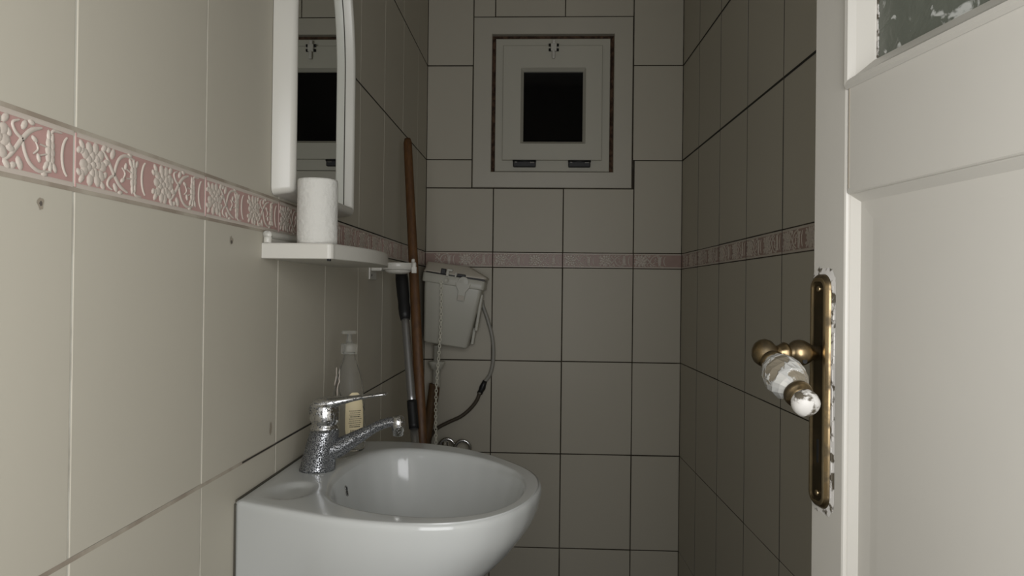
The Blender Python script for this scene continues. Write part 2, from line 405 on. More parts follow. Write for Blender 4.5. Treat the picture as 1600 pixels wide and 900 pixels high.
# front wall with the doorway, ceiling, floor, corridor shell
b = MB('plaster')
b.box((-.1, -.10, 0), (0.06, 0.03, H)); b.box((0.93, -.10, 0), (1.2, 0.03, H)); b.box((0.06, -.10, 2.1), (0.93, 0.03, H))
tag(b.build('wall_front'), kind='structure')
b = MB('plaster'); b.box((-.2, -2.4, H), (1.3, D + .15, H + .06)); tag(b.build('ceiling'), kind='structure')
b = MB('floor'); b.box((-.2, -2.4, -.06), (1.3, D + .15, 0)); tag(b.build('floor'), kind='structure')

# ------------------------------------------------------------------ window in the back wall
win = empty('window_1', ((HX0 + HX1) / 2, D, HZ0)); tag(win, kind='structure')
ox, oy, oz = win.location
def ring(mb, x0, x1, z0, z1, ix0, ix1, iz0, iz1, y0, y1, bev=0.0015, mi=0):
    """picture-frame of four bars between outer and inner rectangles"""
    mb.box((x0, y0, z0), (x1, y1, iz0), bev, mi); mb.box((x0, y0, iz1), (x1, y1, z1), bev, mi)
    mb.box((x0, y0, iz0), (ix0, y1, iz1), bev, mi); mb.box((ix1, y0, iz0), (x1, y1, iz1), bev, mi)
def loc_all(o, par):
    """mesh written in world coordinates, then parented to an unrotated empty"""
    o.parent = par; o.matrix_parent_inverse = Matrix.Translation(-Vector(par.location)); return o
def frame_mesh(mb, x0, x1, z0, z1, ix0, ix1, iz0, iz1, y_f, y_i, y_b, mi=0, cham=0.0):
    """mitred frame with front face y_f and chamfer down to y_i at the inner opening"""
    def rect(a, b_, c, d_, y): return [Vector((a, y, c)), Vector((b_, y, c)), Vector((b_, y, d_)), Vector((a, y, d_))]
    c = cham
    mb.loops([rect(x0, x1, z0, z1, y_b), rect(x0, x1, z0, z1, y_f + .002), rect(x0 + .002, x1 - .002, z0 + .002, z1 - .002, y_f),
              rect(ix0 - c, ix1 + c, iz0 - c, iz1 + c, y_f), rect(ix0, ix1, iz0, iz1, y_i), rect(ix0, ix1, iz0, iz1, y_b)], mi, True, smooth=False)
b = MB('surround'); frame_mesh(b, WX0 + .002, WX1 - .001, WZ0 + .002, WZ1 - .002, HX0, HX1, HZ0, HZ1, D - .004, D - .002, D + .05, cham=.002)
loc_all(b.build('window_surround'), win)
b = MB('gapdark'); frame_mesh(b, HX0 - .002, HX1 + .002, HZ0 - .002, HZ1 + .002, .262, .638, 1.60, 2.04, D + .020, D + .021, D + .12)
loc_all(b.build('crumbling_gap'), win)
b = MB('upvc'); frame_mesh(b, .2455, .6545, 1.582, 2.058, .30, .60, 1.65, 2.0, D + .006, D + .010, D + .07)
loc_all(b.build('window_frame'), win)
b = MB('upvc')
frame_mesh(b, .2725, .6265, 1.6205, 2.030, .3465, .5585, 1.6890, 1.9400, D - .008, D + .008, D + .03, cham=.010)
sash = loc_all(b.build('window_sash'), win)
b = MB('nightglass'); b.box((.34, D + .018, 1.68), (.566, D + .024, 1.95)); g = loc_all(b.build('window_pane'), win)
b = MB('gapdark'); b.box((.2, D + .10, 1.55), (.7, D + .12, 2.1)); loc_all(b.build('shaft_backing'), win)
for a, c_ in ((.3125, .393), (.509, .587)):
    b = MB('black', 'chrome'); b.box((a, D - .012, 1.5955), (c_, D + .006, 1.6175), .003)
    b.sweep([(a - .001, D - .010, 1.6165), (c_ + .001, D - .010, 1.6165)], .004, 12)
    b.box((a + .006, D - .0135, 1.610), (a + .014, D - .0115, 1.6135), 0, 1); b.box((c_ - .020, D - .0135, 1.609), (c_ - .006, D - .0115, 1.613), 0, 1)
    loc_all(b.build('window_hinge'), win)
b = MB('plastic', 'black')
b.box((.442, D - .022, 2.006), (.463, D - .004, 2.034), .003)
b.box((.4465, D - .026, 1.978), (.4575, D - .012, 2.010), .004)
b.box((.447, D - .018, 2.034), (.458, D + .008, 2.048), .002)
for q in (2.012, 2.029):
    b.sweep([(.4345, D - .012, q), (.4705, D - .012, q)], .0052, 10, mi=1)
loc_all(b.build('window_latch'), win)

# ------------------------------------------------------------------ door standing open on the right
dd = Vector((-0.16082473, 0.98698298, 0)); dn = Vector((-0.98698298, -0.16082473, 0))   # along the door (hinge to latch), face normal
Epos = Vector((0.74467337, 0.87462485, 0))
DW = 0.80
# local door frame: x = a (latch edge to hinge), y = n (out of the face), z up
door = empty('door_1', Epos - dd * DW)
R = Matrix.Identity(3)
for i in range(3):
    R[i][0] = -dd[i]; R[i][1] = dn[i]; R[i][2] = (0, 0, 1)[i]
# x axis = -dd, y = dn ; keep a right handed frame by flipping when needed
T_door = Matrix.Identity(4)
for i in range(3):
    T_door[i][0] = -dd[i]; T_door[i][1] = dn[i]; T_door[i][2] = (0, 0, 1)[i]; T_door[i][3] = Epos[i]
def put_door(mb, name, par=None):
    bmesh.ops.transform(mb.bm, matrix=T_door, verts=mb.bm.verts)
    o = mb.build(name); o.parent = par or door
    o.matrix_parent_inverse = Matrix.Translation(-Vector(door.location)); return o
tag(door, kind='structure')
HD = 2.03
def panel_ring(mb, a0, a1, z0, z1, steps, mi=0, cap=True):
    """steps: (inset, n)"""
    lp = [[Vector((a0 + i, n, z0 + i)), Vector((a1 - i, n, z0 + i)), Vector((a1 - i, n, z1 - i)), Vector((a0 + i, n, z1 - i))] for i, n in steps]
    mb.loops(lp, mi, True, False, cap, smooth=False)
b = MB('paint')
pa0, pa1 = 0.0665, DW - 0.075
lz0, lz1 = 0.16, 1.262
gz0, gz1 = 1.384, 1.93
# stiles and rails as one painted slab
b.box((0, -.04, 0.008), (pa0, 0, HD), .003); b.box((pa1, -.04, 0.008), (DW, 0, HD), .003)
b.box((pa0, -.04, 0.008), (pa1, -.0002, lz0), .0012); b.box((pa0 - .001, -.04, lz1), (pa1, -.0004, gz0), .0035, seg=3); b.box((pa0, -.04, gz1), (pa1, -.0002, HD), .0012)
put_door(b, 'door_frame')
b = MB('paint')
panel_ring(b, pa0 - .001, pa1 + .001, lz0 - .001, lz1 + .001, [(0, -.004), (.002, -.005), (.010, -.0125), (.030, -.0133), (.042, -.0130)])
panel_ring(b, pa0 - .001, pa1 + .001, lz0 - .001, lz1 + .001, [(0, -.004), (0, -.030)], cap=True)
put_door(b, 'door_panel')
b = MB('paint')
panel_ring(b, pa0 - .001, pa1 + .001, gz0 - .006, gz1 + .001, [(0, .000), (.003, .0045), (.008, .004), (.013, -.003), (.026, -.016), (.027, -.019), (.0275, -.03)], cap=False)
put_door(b, 'glazing_bead')
b = MB('doorglass'); b.box((pa0 + .015, -.024, gz0 + .01), (pa1 - .015, -.0185, gz1 - .01))
put_door(b, 'door_pane')
b = MB('smear'); pts = []
rr = random.Random(3); zc = gz0 + .022
while zc < gz1 - .03:
    q = rr.uniform(.0018, .0034); b.box((pa0 + .0255, -.0186, zc), (pa0 + .0255 + q * 1.3, -.0175, zc + .0062), .0006); zc += .006
put_door(b, 'cracked_putty')
# paint crack where the rail meets the stile
b = MB('stain'); b.box((pa0 + .0045, -.0006, lz1 + .006), (pa0 + .0053, .0002, gz0 - .006)); put_door(b, 'paint_crack')

# long backplate
def rounded_plate(a0, a1, z0, z1, r, n=10):
    pts = []
    for cx, cz, t0 in ((a1 - r, z0 + r, -PI / 2), (a1 - r, z1 - r, 0), (a0 + r, z1 - r, PI / 2), (a0 + r, z0 + r, PI)):
        for i in range(n + 1):
            t = t0 + PI / 2 * i / n; pts.append((cx + r * math.cos(t), cz + r * math.sin(t)))
    return pts
AX, AZ = 0.0225, 1.083
b = MB('brassdark', 'brassbright', 'black', 'brass')
def plate_loops(levels, r):
    return [[Vector((x, n, z)) for x, z in rounded_plate(0.0015 + i, 0.0425 - i, 0.9035 + i, 1.1745 - i, max(r - i, .002))] for i, n in levels]
b.loops(plate_loops([(0, .0002), (0, .002), (.0015, .004), (.0040, .0062)], .0165), 3, True)
b.loops(plate_loops([(.0040, .0062), (.0065, .0072), (.0085, .0068)], .0165), 1, True)
b.loops(plate_loops([(.0085, .0068), (.0100, .0050), (.0102, .0049)], .0165), 0, True, cap1=True)
# keyhole and screw heads
b.box((AX - .0020, .0047, .9560), (AX + .0020, .0053, .9830), 0, 2)
Ry = Matrix.Rotation(-PI / 2, 4, 'X')     # lathe axis z -> +y
for z in (1.1575, 0.9205):
    b.lathe([(.0036, .0045), (.0036, .0062), (.0022, .0068), (0, .0069)], 16, 1, Matrix.Translation((AX, 0, z)) @ Ry)
plate = put_door(b, 'handle_plate')
plate['label'] = 'long aged brass backplate with keyhole'
# smears of white paint around the plate edge
b = MB('smear')
rr = random.Random(9)
for k, (off, n) in enumerate(((.0, .0001),)):
    out = rounded_plate(-.0008, .0495, .8965, 1.1830, .0190); inn = rounded_plate(0.0012, .0428, .9032, 1.1748, .0165)
    o1 = [Vector((x + rr.uniform(-.0014, .0014), .0004, z + rr.uniform(-.0018, .0018))) for x, z in out]
    b.loops([o1, [Vector((x, .0016, z)) for x, z in inn]], 0, True)
# densify by straight runs down the sides
for side in (.0438, .0005):
    z = .92
    while z < 1.16:
        hgt = rr.uniform(.006, .02); b.box((side, .0002, z), (side + rr.uniform(.001, .0045) * (1 if side > .02 else -.2), .0016, z + hgt), .0005); z += hgt * rr.uniform(.9, 1.6)
put_door(b, 'paint_smears', door)

# lever handle
hnd = empty('door_handle'); hnd.parent = door
hnd.location = Vector((Epos + (-dd) * AX + dn * .005 + Vector((0, 0, AZ)))) - Vector(door.location)
def put_handle(mb, name, label=None):
    bmesh.ops.transform(mb.bm, matrix=T_door, verts=mb.bm.verts)
    o = mb.build(name); o.parent = hnd
    o.matrix_parent_inverse = Matrix.Translation(-(Vector(door.location) + Vector(hnd.location)))
    if label: o['label'] = label
    return o
b = MB('brass', 'black')
Th = Matrix.Translation((AX, 0, AZ)) @ Ry
b.lathe([(.0085, .0045), (.0085, .0135), (.0115, .0175), (.0145, .0235), (.0155, .0290), (.0145, .0345), (.0115, .0390), (.0082, .0415),
         (.0090, .0430), (.0120, .0455), (.0125, .0480), (.0095, .0530), (.0080, .0575), (.0110, .0610), (.0145, .0650), (.0162, .0705), (.0150, .0765), (.0115, .0815), (.0060, .0845), (0, .0855)], 32, 0, Th)
b.lathe([(.0028, .0), (.0028, .0012)], 12, 1, Matrix.Translation((AX + .0125, .029, AZ - .0085)) @ Matrix.Rotation(PI / 2, 4, 'Y'))
put_handle(b, 'handle_neck')
tipA, tipZ = 0.1170, 1.0385
dirv = Vector((tipA - AX, 0.002, tipZ - AZ)); Llev = dirv.length; dirv.normalize()
zq = dirv.to_track_quat('Z', 'Y').to_matrix().to_4x4() @ Matrix.Scale(1.14, 4)
Tl = Matrix.Translation((AX, .0700, AZ)) @ zq
b = MB('brass')
b.lathe([(.006, .008), (.0105, .0135), (.0122, .0180), (.0112, .0215), (.0085, .0230)], 32, 0, Tl)
b.lathe([(.0098, .0690), (.0125, .0715), (.0132, .0745), (.0125, .0785), (.0100, .0800), (.0104, .083)], 32, 0, Tl)
put_handle(b, 'lever_collar')
b = MB('crystal')
prof = [(.0100, .0200), (.0140, .0255), (.0172, .0330), (.0190, .0410), (.0190, .0490), (.0174, .0580), (.0142, .0650), (.0105, .0700)]
lp = []
for r, z in prof:
    lp.append([Tl @ Vector((r * (1 + .035 * (i % 2)) * math.cos(2 * PI * (i + z * 60) / 20), r * (1 + .035 * (i % 2)) * math.sin(2 * PI * (i + z * 60) / 20), z)) for i in range(20)])
b.loops(lp, 0, True, True, True, smooth=False)
put_handle(b, 'lever_grip', 'faceted crystal grip smeared with white paint')
b = MB('smear')
b.lathe([(.0095, .0820), (.0118, .0850), (.0125, .0900), (.0115, .0950), (.0080, .0985), (.0035, .1000), (0, .1003)], 32, 0, Tl)
put_handle(b, 'lever_end_cap', 'brass end cap daubed with white paint')

# ------------------------------------------------------------------ wash basin on the left wall
SZ = 0.8572; CY = 1.150
def spline(pts, t):
    for (a, va), (c_, vc) in zip(pts, pts[1:]):
        if t <= c_:
            q = (t - a) / (c_ - a) if c_ > a else 0; q = q * q * (3 - 2 * q) * .35 + q * .65
            return va + (vc - va) * q
    return pts[-1][1]
near = [(.0012, .977), (.05, .955), (.107, .931), (.15, .914), (.20, .901), (.25, .894), (.29, .894), (.325, .904), (.355, .923), (.384, .957), (.405, 1.000), (.4185, 1.050), (.4240, 1.090)]
far = [(.4232, 1.120), (.4190, 1.150), (.4080, 1.185), (.3900, 1.218), (.3650, 1.255), (.335, 1.292), (.300, 1.326), (.26, 1.354), (.21, 1.377), (.16, 1.390), (.11, 1.392), (.06, 1.385), (.0012, 1.368)]
out_poly = [Vector((x, y)) for x, y in near + far]
inn_near = [(.118, 1.030), (.140, .985), (.175, .957), (.22, .937), (.27, .927), (.31, .931), (.345, .948), (.370, .975), (.388, 1.010), (.397, 1.055)]
inn_far = [(.3975, 1.095), (.392, 1.135), (.378, 1.175), (.352, 1.218), (.320, 1.255), (.28, 1.286), (.23, 1.310), (.18, 1.322), (.14, 1.310), (.115, 1.275), (.103, 1.225), (.099, 1.160), (.103, 1.090)]
inn_poly = [Vector((x, y)) for x, y in inn_near + inn_far]
cen = Vector((.245, 1.125))
def cast(poly, ang):
    d = Vector((math.cos(ang), math.sin(ang))); best = None
    for i in range(len(poly)):
        p, q = poly[i], poly[(i + 1) % len(poly)]; e = q - p
        den = d.x * e.y - d.y * e.x
        if abs(den) < 1e-12: continue
        r = p - cen; t = (r.x * e.y - r.y * e.x) / den; s_ = (r.x * d.y - r.y * d.x) / den
        if t > 0 and -1e-9 <= s_ <= 1 + 1e-9 and (best is None or t > best): best = t
    return cen + d * best
NS = 200
# sharper sampling at the two wall corners
angs = [2 * PI * i / NS for i in range(NS)]
for cpt in (out_poly[0], out_poly[-1]):
    a = math.atan2(cpt.y - cen.y, cpt.x - cen.x) % (2 * PI)
    k = min(range(NS), key=lambda i: abs(angs[i] - a)); angs[k] = a
Oc = [cast(out_poly, a) for a in angs]; Ic = [cast(inn_poly, a) for a in angs]
def smooth_closed(P, it, keep=lambda p: False):
    for _ in range(it):
        P = [p if keep(p) else (P[i - 1] + p * 2 + P[(i + 1) % len(P)]) / 4 for i, p in enumerate(P)]
    return P
Oc = smooth_closed(Oc, 6, lambda p: p.x < .02); Ic = smooth_closed(Ic, 8)
def body(drop):
    """outline of the outer shell at a depth under the rim"""
    tbl_x = [(0, 1), (.012, 1.0), (.03, .992), (.05, .972), (.08, .920), (.11, .850), (.15, .735), (.19, .58), (.23, .40)]
    tbl_y = [(0, 1), (.012, 1.0), (.03, .995), (.05, .975), (.08, .93), (.11, .86), (.15, .74), (.19, .60), (.23, .45)]
    sx, sy = spline(tbl_x, drop), spline(tbl_y, drop)
    res = []
    for p in Oc:
        x = p.x * sx if p.x > .002 else p.x
        y = p.y
        half0 = (.977 if y < CY else 1.368) - CY
        dy = y - CY
        if abs(dy) > abs(half0): dy = half0 + (dy - half0) * sy
        lim = (1 - sx) * .55 * min(1, p.x / .12)
        dy *= 1 - lim
        if drop > .12: dy *= 1 - (drop - .12) * 1.6
        res.append(Vector((x, CY + dy)))
    return res
b = MB('ceramic')
lps = []
for dr in (.23, .215, .19, .17, .15, .13, .11, .095, .08, .065, .05, .038, .028, .018, .012):
    lps.append([Vector((p.x, p.y, SZ - dr)) for p in body(dr)])
def between(f, dz, inset=0):
    L = []
    for o_, i_ in zip(Oc, Ic):
        d = (i_ - o_); ln = d.length
        q = o_ + d * f + (d / ln) * inset
        if o_.x < .02: q.x = max(q.x, o_.x)
        z = SZ + dz
        # shallow soap recess at the near corner, another beyond the tap
        for (ux, uy, rx, ry, dp) in ((.062, 1.035, .030, .045, .0055), (.062, 1.290, .030, .045, .0055)):
            e = ((q.x - ux) / rx) ** 2 + ((q.y - uy) / ry) ** 2
            if f > 0 and e < 1.6: z -= dp * (1 / (1 + math.exp((e - .8) * 9)))
        L.append(Vector((q.x, q.y, z)))
    return L
lps += [between(0, -.007), between(0, -.0035, .0008), between(0, -.0012, .0025), between(0, 0, .0055)]
for f in (.16, .24, .32, .40, .48, .56, .64, .72, .80, .87): lps.append(between(f, 0.0003 * math.sin(f * PI)))
lps += [between(.94, -.0012), between(1.0, -.005)]
bowl = [(.985, -.011), (.965, -.022), (.935, -.040), (.89, -.062), (.82, -.086), (.72, -.106), (.58, -.121), (.40, -.131), (.22, -.137), (.10, -.140)]
dc = Vector((.235, 1.135))
for s_, dz in bowl:
    lps.append([Vector((dc.x + (p.x - dc.x) * s_, dc.y + (p.y - dc.y) * s_, SZ + dz)) for p in Ic])
b.loops(lps, 0, True, True, True)
sink = empty('wash_basin', (0.0012, CY, SZ - .23))
tag(sink, 'white ceramic half-oval wash basin mounted on the left tiled wall', 'sink')
loc_all(b.build('basin_bowl'), sink)
from mathutils.bvhtree import BVHTree
bw = bpy.data.objects['basin_bowl'].data
tree = BVHTree.FromPolygons([v.co for v in bw.vertices], [p.vertices for p in bw.polygons])
hit, hn, _, _ = tree.ray_cast(Vector((.24, 1.158, SZ - .034)), Vector((-1, 0, 0)))
if hn.x < 0: hn = -hn
To = Matrix.Translation(hit) @ hn.to_track_quat('Z', 'Y').to_matrix().to_4x4()
b = MB('black', 'corroded2')
b.lathe([(.0058, -.002), (.0058, .0006), (0, .0006)], 24, 0, To @ Matrix.Diagonal((1, 1.5, 1, 1)).to_4x4())
b.lathe([(.0060, -.001), (.0060, .0012), (.0048, .0012), (.0048, -.001)], 24, 1, To @ Matrix.Diagonal((1, 1.5, 1, 1)).to_4x4(), cap=False)
loc_all(b.build('overflow_hole'), sink)
b = MB('chrome'); b.lathe([(.022, SZ - .1385), (.022, SZ - .1365), (.014, SZ - .1372), (0, SZ - .138)], 24, 0, Matrix.Translation((dc.x, dc.y, 0)))
loc_all(b.build('drain_ring'), sink)
b = MB('silicone_and_gap')
b.sweep([(.0022, .979 + .01 * k, SZ - .0008) for k in range(39)], .0018, 6)
b.sweep([(.0018, .9765, SZ - .004 - .012 * k) for k in range(14)], .0016, 6)
loc_all(b.build('wall_seam'), sink)

# ------------------------------------------------------------------ mixer tap
FX, FY = .0615, 1.157
tap = empty('mixer_tap', (FX, FY, SZ)); tag(tap, 'corroded chrome single-lever mixer tap standing on the wash basin', 'tap')
b = MB('corroded')
Lean = Matrix.Identity(4); Lean[0][2] = .185; Lean[0][3] = -.003
b.lathe([(.0285, .0002), (.0285, .003), (.0278, .006), (.0270, .020), (.0256, .040), (.0240, .055), (.0232, .062), (.0218, .066)], 40, 0, Lean)
P0 = smooth_path([(.004, 0, .030), (.030, 0, .036), (.052, 0, .048), (.078, 0, .063), (.100, 0, .0745), (.118, 0, .0800), (.131, 0, .0800)], 6)
k = len(P0)
rad = [.0215 - (.0215 - .0092) * min(1, (i / (k - 1)) * 1.75) ** .75 for i in range(k)]
b.sweep(P0, rad, 24, flat=[1.0 - .18 * i / k for i in range(k)], up=(0, 0, 1))
o = b.build('tap_body', tap)
b = MB('corroded2')
b.lathe([(.0075, .0575), (.0085, .0585), (.0088, .0640), (.0100, .0655), (.0108, .073), (.0110, .080), (.0095, .0875), (.0050, .0900), (0, .0903)], 28, 0, Matrix.Translation((.1290, 0, 0)))
b.build('spout_tip', tap)
b = MB('corroded2')
b.lathe([(.0225, .0650), (.0228, .070), (.0200, .0725), (.0208, .0765), (.0232, .0785), (.0236, .084), (.0232, .100), (.0218, .106), (.0180, .1110), (.0100, .1140), (0, .1145)], 40, 0, Matrix.Translation((.0085, 0, 0)))
b.build('tap_cartridge', tap)
b = MB('corroded2')
# lever paddle: loops across its length
Ls = []
for t, zc, hw, th in ((-.013, .0990, .0150, .0100), (-.004, .1040, .0200, .0120), (.008, .1075, .0205, .0115), (.022, .1095, .0185, .0098), (.036, .1125, .0150, .0072), (.055, .1165, .0120, .0046), (.080, .1210, .0105, .0032), (.100, .1240, .0100, .0026), (.1085, .1250, .0080, .0020), (.1110, .1252, .0045, .0010)):
    Ls.append([Vector((t, hw * math.copysign(abs(math.cos(a)) ** .7, math.cos(a)), zc + th * math.copysign(abs(math.sin(a)) ** .8, math.sin(a)))) for a in [2 * PI * i / 20 for i in range(20)]])
b.loops(Ls, 0, True, True, True)
b.build('tap_lever', tap)

# ------------------------------------------------------------------ soap bottle
sb = empty('soap_bottle', (.0700, 1.300, SZ - .0002), (0, 0, 0)); tag(sb, 'clear plastic pump soap bottle with cream label behind the tap', 'bottle')
b = MB('clear')
prof = [(0, .0005), (.027, .0005), (.030, .004), (.031, .012), (.031, .062), (.0300, .082), (.0272, .108), (.0220, .135), (.0160, .155), (.0110, .166), (.0100, .172), (.0100, .180)]
b.lathe(prof, 36, 0, Matrix.Diagonal((1, .72, 1, 1)))
b.build('bottle_body', sb)
b = MB('cleartop')
b.lathe([(.0135, .176), (.0145, .178), (.0145, .192), (.0135, .1945), (.0060, .1950), (.0055, .1990), (.0045, .2000), (.0042, .2130)], 28)
b.box((-.0135, -.0055, .2125), (.0125, .0055, .2185), .002); b.build('pump_head', sb)
b = MB('label', 'ink')
def on_body(a, z, k=1.012):
    r = spline([(0.004, .030), (.062, .031), (.082, .030), (.108, .0272), (.135, .022)], z) * k
    return Vector((r * math.sin(a), -r * .72 * math.cos(a), z))
rows = []
for i in range(15):
    z = .026 + .082 * i / 14; t = i / 14
    wa = .60 * min(1, (1 - (max(0, t - .72) / .30) ** 2) ** .5 if t < 1 else .35) * (.88 + .12 * min(1, t * 5))
    rows.append([on_body(.62 + wa * (j / 6 - 1), z) for j in range(13)])
b.loops(rows, 0, closed=False)
def lab(a0, a1, z0, z1):
    b.face([on_body(a0, z0, 1.02), on_body(a1, z0, 1.02), on_body(a1, z1, 1.02), on_body(a0, z1, 1.02)], 1)
rr = random.Random(4)
for i in range(13):
    z = .046 + i * .0036; wd = rr.uniform(.32, .42)
    if i < 9:
        a = .62 - wd
        while a < .62 + wd - .04:
            q = rr.uniform(.03, .10); lab(a, a + q, z, z + (.0013 if i % 5 else .0019)); a += q + .022
a = .32
while a < .72:
    q = rr.choice((.010, .018, .026)); lab(a, a + q, .031, .0415); a += q + rr.choice((.012, .02))
lab(.82, 1.04, .0355, .0375); lab(.84, 1.02, .0390, .0405)
bs = b
b = MB('band_relief')  # highlights on the bottle, built as thin pale strips
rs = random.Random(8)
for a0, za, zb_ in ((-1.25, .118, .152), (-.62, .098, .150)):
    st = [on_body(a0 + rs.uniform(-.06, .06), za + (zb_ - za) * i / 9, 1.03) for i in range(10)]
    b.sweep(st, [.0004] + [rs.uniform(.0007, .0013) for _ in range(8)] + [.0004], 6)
b.build('bottle_glint', sb)['label'] = 'pale strips standing in for highlights on the bottle'
bs.build('bottle_label', sb, recalc=False)['label'] = 'cream label with small print and a barcode'

# ------------------------------------------------------------------ mirror with arched top
mir = empty('wall_mirror', (.0, 1.27, 1.30)); tag(mir, 'arched wall mirror in a white plastic frame above the small shelf', 'mirror')
def arch(y0, y1, z0, zs, rise, n=28, rc=.012):
    """closed outline in (y, z): straight sides, elliptical head, small round bottom corners"""
    pts = []; cy = (y0 + y1) / 2; hw = (y1 - y0) / 2
    for i in range(n * 2 + 1):
        t = PI * i / (n * 2); pts.append((cy + hw * math.cos(t), zs + rise * math.sin(t)))
    for i in range(6):
        t = PI + PI / 2 * i / 5; pts.append((y0 + rc + rc * math.cos(t), z0 + rc + rc * math.sin(t)))
    for i in range(6):
        t = 1.5 * PI + PI / 2 * i / 5; pts.append((y1 - rc + rc * math.cos(t), z0 + rc + rc * math.sin(t)))
    return pts
def aloop(x, ins, side=0, rc=.012):
    return [Vector((x, y, z)) for y, z in arch(1.0945 + ins, 1.468 - ins, 1.2965 + ins, 1.575, .30 - ins, rc=max(.012 - ins * .4, .004))]
MX = .0155
b = MB('plastic')
b.loops([aloop(.0006, 0), aloop(.026, .004), aloop(.0315, .007), aloop(.0345, .012), aloop(.0345, .016), aloop(.0325, .0195), aloop(.0300, .0205), aloop(MX - .001, .0215)], 0, True)
loc_all(b.build('mirror_frame'), mir)
b = MB('mirror')
b.face([Vector((MX, y, z)) for y, z in arch(1.0945 + .0212, 1.468 - .0212, 1.2965 + .0212, 1.575, .30 - .0212)], 0)
b.loops([[Vector((MX - .004, y, z)) for y, z in arch(1.12, 1.445, 1.322, 1.575, .274)], [Vector((MX, y, z)) for y, z in arch(1.1205, 1.444, 1.3225, 1.575, .274)]], 0, True, True)
loc_all(b.build('mirror_glass', recalc=False), mir)
b = MB('silicone_and_gap')  # dark ring painting the shaded gap between glass and frame
b.loops([aloop(MX + .0004, .0214), aloop(MX + .0010, .0220), aloop(MX + .0004, .0236)], 0, True)
loc_all(b.build('glass_gap_shade'), mir)
b = MB('desilver')
b.face([Vector((MX + .0003, y, z)) for y, z in ((1.123, 1.3265), (1.165, 1.3265), (1.150, 1.3300), (1.135, 1.3360), (1.123, 1.3420))], 0)
loc_all(b.build('desilvered_corner'), mir)

# ------------------------------------------------------------------ shelf
sh = empty('wall_shelf', (0, 1.25, 1.195)); tag(sh, 'white plastic bow-fronted wall shelf under the mirror', 'shelf')
def shelf_out(ins=0.0):
    y0, y1 = 1.0600 + ins, 1.452 - ins; pts = [(.0004, y0), (.100 - ins, y0)]
    for i in range(5):
        t = -PI / 2 + i / 4 * (PI / 2 - .25); pts.append((.1000 - ins + .008 * math.cos(t), y0 + .008 + .008 * math.sin(t)))
    n = 26
    for i in range(n + 1):
        t = i / n; y = y0 + .012 + (y1 - y0 - .018) * t
        pts.append((.1085 - ins + .0255 * math.sin(PI * t), y))
    pts += [(.100 - ins, y1), (.0004, y1)]
    return pts
b = MB('plastic')
zt, zb = 1.2195, 1.1960
S = lambda ins, z: [Vector((x, y, z)) for x, y in shelf_out(ins)]
b.loops([S(.0008, zb), S(0, zb + .001), S(0, zt - .0025), S(.001, zt - .0005), S(.003, zt)], 0, True, True, True, smooth=False)
loc_all(b.build('shelf_board'), sh)
b = MB('plastic')
b.sweep(smooth_path([(.007, 1.066, 1.219), (.007, 1.068, 1.2290), (.007, 1.080, 1.2325), (.007, 1.25, 1.2325), (.007, 1.435, 1.2325), (.007, 1.446, 1.228), (.007, 1.448, 1.219)], 5), .0062, 12)
b.box((.0005, 1.066, 1.216), (.009, 1.448, 1.2310), .002)
loc_all(b.build('shelf_backrail'), sh)
b = MB('black'); b.lathe([(.0030, 1.1930), (.0030, 1.1965)], 14, 0, Matrix.Translation((.100, 1.070, 0)))
loc_all(b.build('screw_hole'), sh)
# toilet roll standing on it
tr = empty('toilet_roll', (.0725, 1.098, 1.2175)); tag(tr, 'white toilet paper roll standing upright on the wall shelf', 'toilet roll')
b = MB('paper', 'card')
N = 48; rr = random.Random(2)
def rl(r, z, amp): return [Vector((r * (1 + amp * math.sin(3 * a + z * 90)) * math.cos(a), r * (1 + amp * math.sin(3 * a + z * 90)) * math.sin(a), z)) for a in [2 * PI * i / N for i in range(N)]]
b.loops([rl(.0115, .002, 0), rl(.0280, .0005, 0), rl(.0302, .002, .004)] + [rl(.0306, .002 + .096 * i / 8, .006) for i in range(1, 8)] + [rl(.0304, .0985, .006), rl(.0296, .1015, .004), rl(.0115, .1005, 0)], 0, True)
b.loops([rl(.0115, .1005, 0), rl(.0115, .002, 0)], 1, True)
b.build('paper_sheets', tr, recalc=False)

# ------------------------------------------------------------------ toothbrush holder further along the wall
th_ = empty('toothbrush_holder', (0, 1.76, 1.19)); tag(th_, 'small white plastic wall holder with round dish and two pegs', 'holder')
b = MB('plastic')
b.box((.0006, 1.722, 1.176), (.005, 1.790, 1.212), .002)
b.box((.004, 1.735, 1.197), (.030, 1.778, 1.2075), .003)
loc_all(b.build('wall_plate'), th_)
b = MB('plastic')
Td = Matrix.Translation((.0655, 1.758, 0))
b.lathe([(.0300, 1.1985), (.0360, 1.2000), (.0395, 1.2020), (.0405, 1.2165), (.0395, 1.2180), (.0380, 1.2165), (.0370, 1.2060), (.0, 1.2050)], 40, 0, Td)
b.lathe([(.0, 1.1905), (.0180, 1.1905), (.0260, 1.1930), (.0320, 1.1975), (.0320, 1.2000)], 40, 0, Td)
loc_all(b.build('holder_dish'), th_)
for (x, y, zb_, zt_, r) in ((.1015, 1.766, 1.2050, 1.2290, .0046), (.1085, 1.741, 1.1935, 1.2200, .0052)):
    b = MB('plastic'); b.lathe([(r * .9, zb_), (r, zb_ + .001), (r, zt_ - .004), (r * .8, zt_ - .001), (0, zt_)], 16, 0, Matrix.Translation((x, y, 0)))
    if y < 1.75: b.box((x - .006, y - .005, zb_ - .001), (x + .0065, y + .005, zb_ + .015), .002)
    loc_all(b.build('holder_peg'), th_)
b = MB('black'); b.lathe([(.003, 0), (.003, .0012)], 12, 0, Matrix.Translation((.0045, 1.738, 1.1865)) @ Matrix.Rotation(PI / 2, 4, 'Y'))
loc_all(b.build('plate_screw'), th_)

